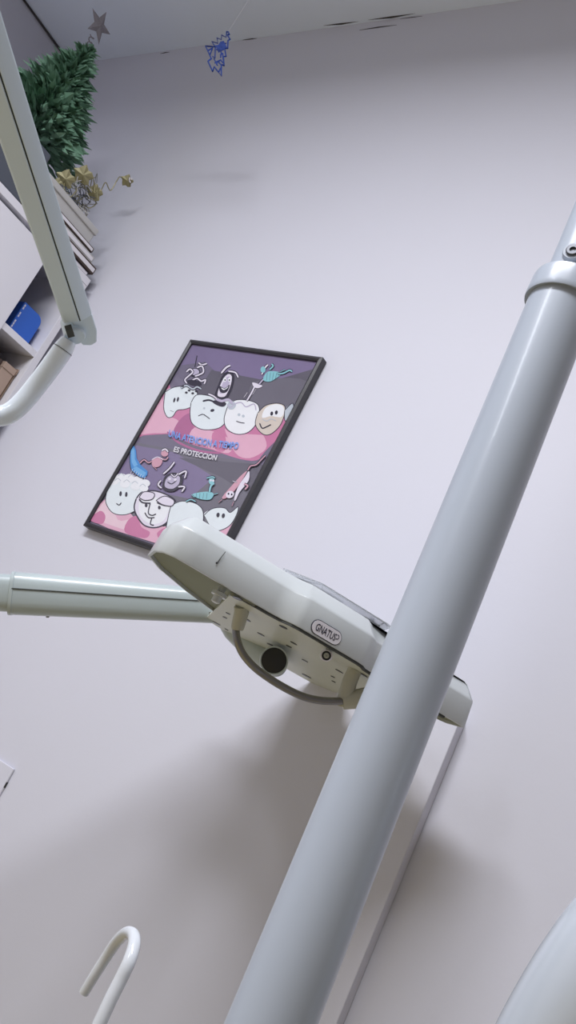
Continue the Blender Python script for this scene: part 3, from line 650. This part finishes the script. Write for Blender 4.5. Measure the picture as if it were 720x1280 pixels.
mb = MB(); mb.box((XC-.24, .86, z0+.067), (XC-.012, YE-.05, z0+.108), grey_m); mb.build('body', t, smooth=False, bevel=.003)
mb = MB(); mb.box((XC-.243, .857, z0+.094), (XC-.008, YE-.047, z0+.1105), grey_m); mb.build('lid', t, smooth=False, bevel=.003)
t = thing('plastic_case', 'dark slate plastic case on the cabinet top, behind the lamp arm', 'case', (XC-.15, .70, z0))
mb = MB(); mb.box((XC-.26, .56, z0+.0005), (XC-.004, .852, z0+.14), slate_m); mb.build('body', t, bevel=.006)
mb = MB(); mb.box((XC-.262, .558, z0+.1), (XC-.002, .854, z0+.106), gap_m); mb.build('lid_seam', t, smooth=False)

# small fir tree with a silver star
ZG = z0+.111
tip = on(111, 62, 0, XC-.16); ty = tip.y; tx = XC-.16; tz = tip.z; ZR = z0+.141
t = thing('christmas_tree', 'small green tinsel christmas tree with silver star on the cabinet', 'christmas tree', (tx, ty, ZR))
mb = MB(); mb.lathe((tx, ty, ZR), (0,0,1), [(0, .032), (.045, .038), (.048, .036), (.046, .01)], slate_m, n=24); mb.build('pot', t)
mb = MB(); mb.tube([(tx, ty, ZR+.04), (tx, ty, tz)], [.007, .002], green_m, n=10); mb.build('trunk', t)
mb = MB(); hh = tz - ZR - .05
for i in range(1500):
    f = 1 - (random.random()**.62)          # more leaves low down
    z = ZR+.055 + hh*f; R = (.008 + .135*(1-f))*(.15+.88*random.random()**.6); a = random.random()*2*PI
    c_ = Vector((tx + R*math.cos(a), ty + R*math.sin(a), z)); out = Vector((math.cos(a), math.sin(a), random.uniform(-.5, .35))).normalized()
    l = random.uniform(.028, .052); tw = Vector((random.uniform(-1,1), random.uniform(-1,1), random.uniform(-1,1)))
    sdv = out.cross(tw).normalized()*l*random.uniform(.16, .30); nn = out.cross(sdv).normalized()*.002
    mb.add([c_-out*l*.5, c_-out*l*.05+sdv+nn, c_+out*l*.6, c_-out*l*.05-sdv+nn, c_-nn*2], [(0,1,4), (1,2,4), (2,3,4), (3,0,4)], green_m)
mb.build('foliage', t, smooth=False)
# star topper
sc_ = on(124, 32, 0, tx); R_ = .042
star = MB(); top = []
v = (CAM - sc_); v.z = 0; v.normalize(); sr = Vector((-v.y, v.x, 0)); vy = (v*.35 + sr*.94).normalized(); fn2 = Vector((-vy.y, vy.x, 0))
if fn2.dot(v) < 0: fn2 = -fn2
vy = (v*.55 - sr*.83).normalized(); fn2 = Vector((vy.y, -vy.x, 0))
loop = [sc_ + (vy*math.sin(2*PI*k/10 + .12) + Vector((0,0,1))*math.cos(2*PI*k/10 + .12))*(R_ if k % 2 == 0 else R_*.42) for k in range(10)]
vs = loop + [sc_ + fn2*.006, sc_ - fn2*.006]; fs = []
for k in range(10): fs += [(k, (k+1) % 10, 10), ((k+1) % 10, k, 11)]
star.add(vs, fs, silver_m); star.build('star_topper', t, smooth=False, label='silver glitter star')
mb = MB(); cl = []
for k in range(26): a = k*.9; cl.append(Vector((tx, ty, tz-.01)) + (sc_ - Vector((0,0,R_*.8)) - Vector((tx, ty, tz-.01)))*(k/25) + Vector((math.cos(a), math.sin(a), 0))*.006)
mb.tube(cl, .0014, silver_m, n=6); mb.build('star_spring', t, label='curly silver wire')

# gold garland beside the tree
gx = XC-.035
def gp(px_, py_, dx=0):
    p = on(px_, py_, 0, gx+dx); p.z = max(p.z, ZG+.004); return p
t = thing('gold_garland', 'curly gold garland with leaf ornaments on the box beside the tree', 'garland', (gx, gp(90, 250).y, ZG))
mb = MB()
curl = [(66, 222), (72, 232), (80, 226), (78, 240), (88, 246), (96, 236), (92, 226), (102, 228), (108, 240), (100, 250), (90, 252), (96, 262), (104, 256), (112, 260), (120, 254), (116, 244), (126, 238), (132, 228), (138, 238), (146, 226), (150, 221), (156, 226)]
mb.tube(spline([gp(a, b, random.uniform(-.02, .02)) for a, b in curl], 7), .0013, gold_m, n=6)
for k in range(34):
    a0 = gp(random.uniform(72, 118), random.uniform(222, 262), random.uniform(-.02, .02)); P_ = [a0 + Vector((random.uniform(-.015,.015), random.uniform(-.018,.018), random.uniform(-.015,.015))) for _ in range(5)]
    for q_ in P_: q_.z = max(q_.z, ZG+.004)
    mb.tube(spline(P_, 5), .0011, (gold_m, grey_m, slate_m)[k % 3], n=5)
mb.build('wire', t, label='curly gold wire')
def ornament(px_, py_, r, beads=0):
    c_ = gp(px_, py_, .012); v = (CAM-c_).normalized(); a_ = v.cross(Vector((0,0,1))).normalized(); b_ = a_.cross(v); mb = MB(); vs = []
    K = 14; rs_ = [r*(1 + .22*math.cos(5*2*PI*k/K*.5*2)) for k in range(K)]
    loop = [c_ + (a_*math.cos(2*PI*k/K) + b_*math.sin(2*PI*k/K))*rs_[k] for k in range(K)]
    mb.add(loop + [c_+v*r*.35, c_-v*r*.2], [f for k in range(K) for f in ((k, (k+1)%K, K), ((k+1)%K, k, K+1))], gold_m)
    o = mb.build('leaf_ornament', t, smooth=False)
    if beads:
        mb = MB()
        for k in range(beads):
            q = c_ + v*r*.4 + (a_*random.uniform(-.7,.7) + b_*random.uniform(-.1,.8))*r
            mb.lathe(q, v, [(-.002, .0005), (-.001, .002), (.001, .002), (.002, .0005)], label_m, n=8)
        mb.build('bead', o, label='white beads')
ornament(82, 224, .020); ornament(104, 219, .021); ornament(118, 241, .018); ornament(159, 226, .014, 7); ornament(70, 232, .012)
# a small foot under the curls so the garland rests on the box
mb = MB(); g0 = gp(100, 250); mb.tube([Vector((g0.x, g0.y, ZG)), g0], .0011, gold_m, n=6); mb.build('wire_stem', t); mb = MB(); g1 = gp(80, 240); mb.tube([Vector((g1.x, g1.y, ZG)), g1], .0011, gold_m, n=6); mb.build('wire_stem', t)

# ------------------------------------------------------------------ blue foil ornament hanging under the ceiling
oy = .86
pt = on(286, 44, 1, oy)
while pt.z > CZ-.03: oy -= .01; pt = on(286, 44, 1, oy)
t = thing('hanging_ornament', 'blue foil tree-shaped ornament hanging from the ceiling', 'ornament', (pt.x, pt.y, CZ))
def hp_(x, y): return on(240+x/12, 30+y/12, 1, oy)
mb = MB()
outl_ = [(545,120), (560,155), (530,165), (570,230), (540,250), (535,365), (490,370), (510,485), (470,490), (480,625), (440,610), (440,780), (370,690), (335,640), (310,710), (240,560), (275,530), (290,520), (205,330), (300,340), (345,345), (300,265), (390,290), (375,210), (440,235), (445,165), (510,200), (520,115), (545,120)]
mb.tube([hp_(*p) for p in outl_], .0017, foil_m, n=6)
for pl_ in ([(240,400), (310,360), (270,460)], [(350,350), (345,510), (310,490)], [(420,470), (460,440), (470,540)], [(400,420), (420,330), (480,380), (440,300), (510,290)], [(390,560), (440,620), (480,600), (430,540), (390,560)], [(340,590), (380,560), (370,610)], [(400,720), (430,660)], [(330,520), (380,620)], [(370,380), (440,420), (430,500)]):
    mb.tube([hp_(*p) for p in pl_], .0015, foil_m, n=6)
o = mb.build('foil_outline', t)
mb = MB(); bod = [hp_(*p) for p in [(480,260), (530,360), (480,380), (440,400), (390,380), (340,330), (400,320), (430,270)]]; mb.prism([p + Vector((0,.0012,0)) for p in bod], [p - Vector((0,.0012,0)) for p in bod], foil_m); mb.build('foil_leaf', t, smooth=False)
mb = MB(); tpp = hp_(540, 118); mb.tube([tpp, (tpp.x, tpp.y, CZ)], .00018, label_m, n=5); mb.build('thread', t)
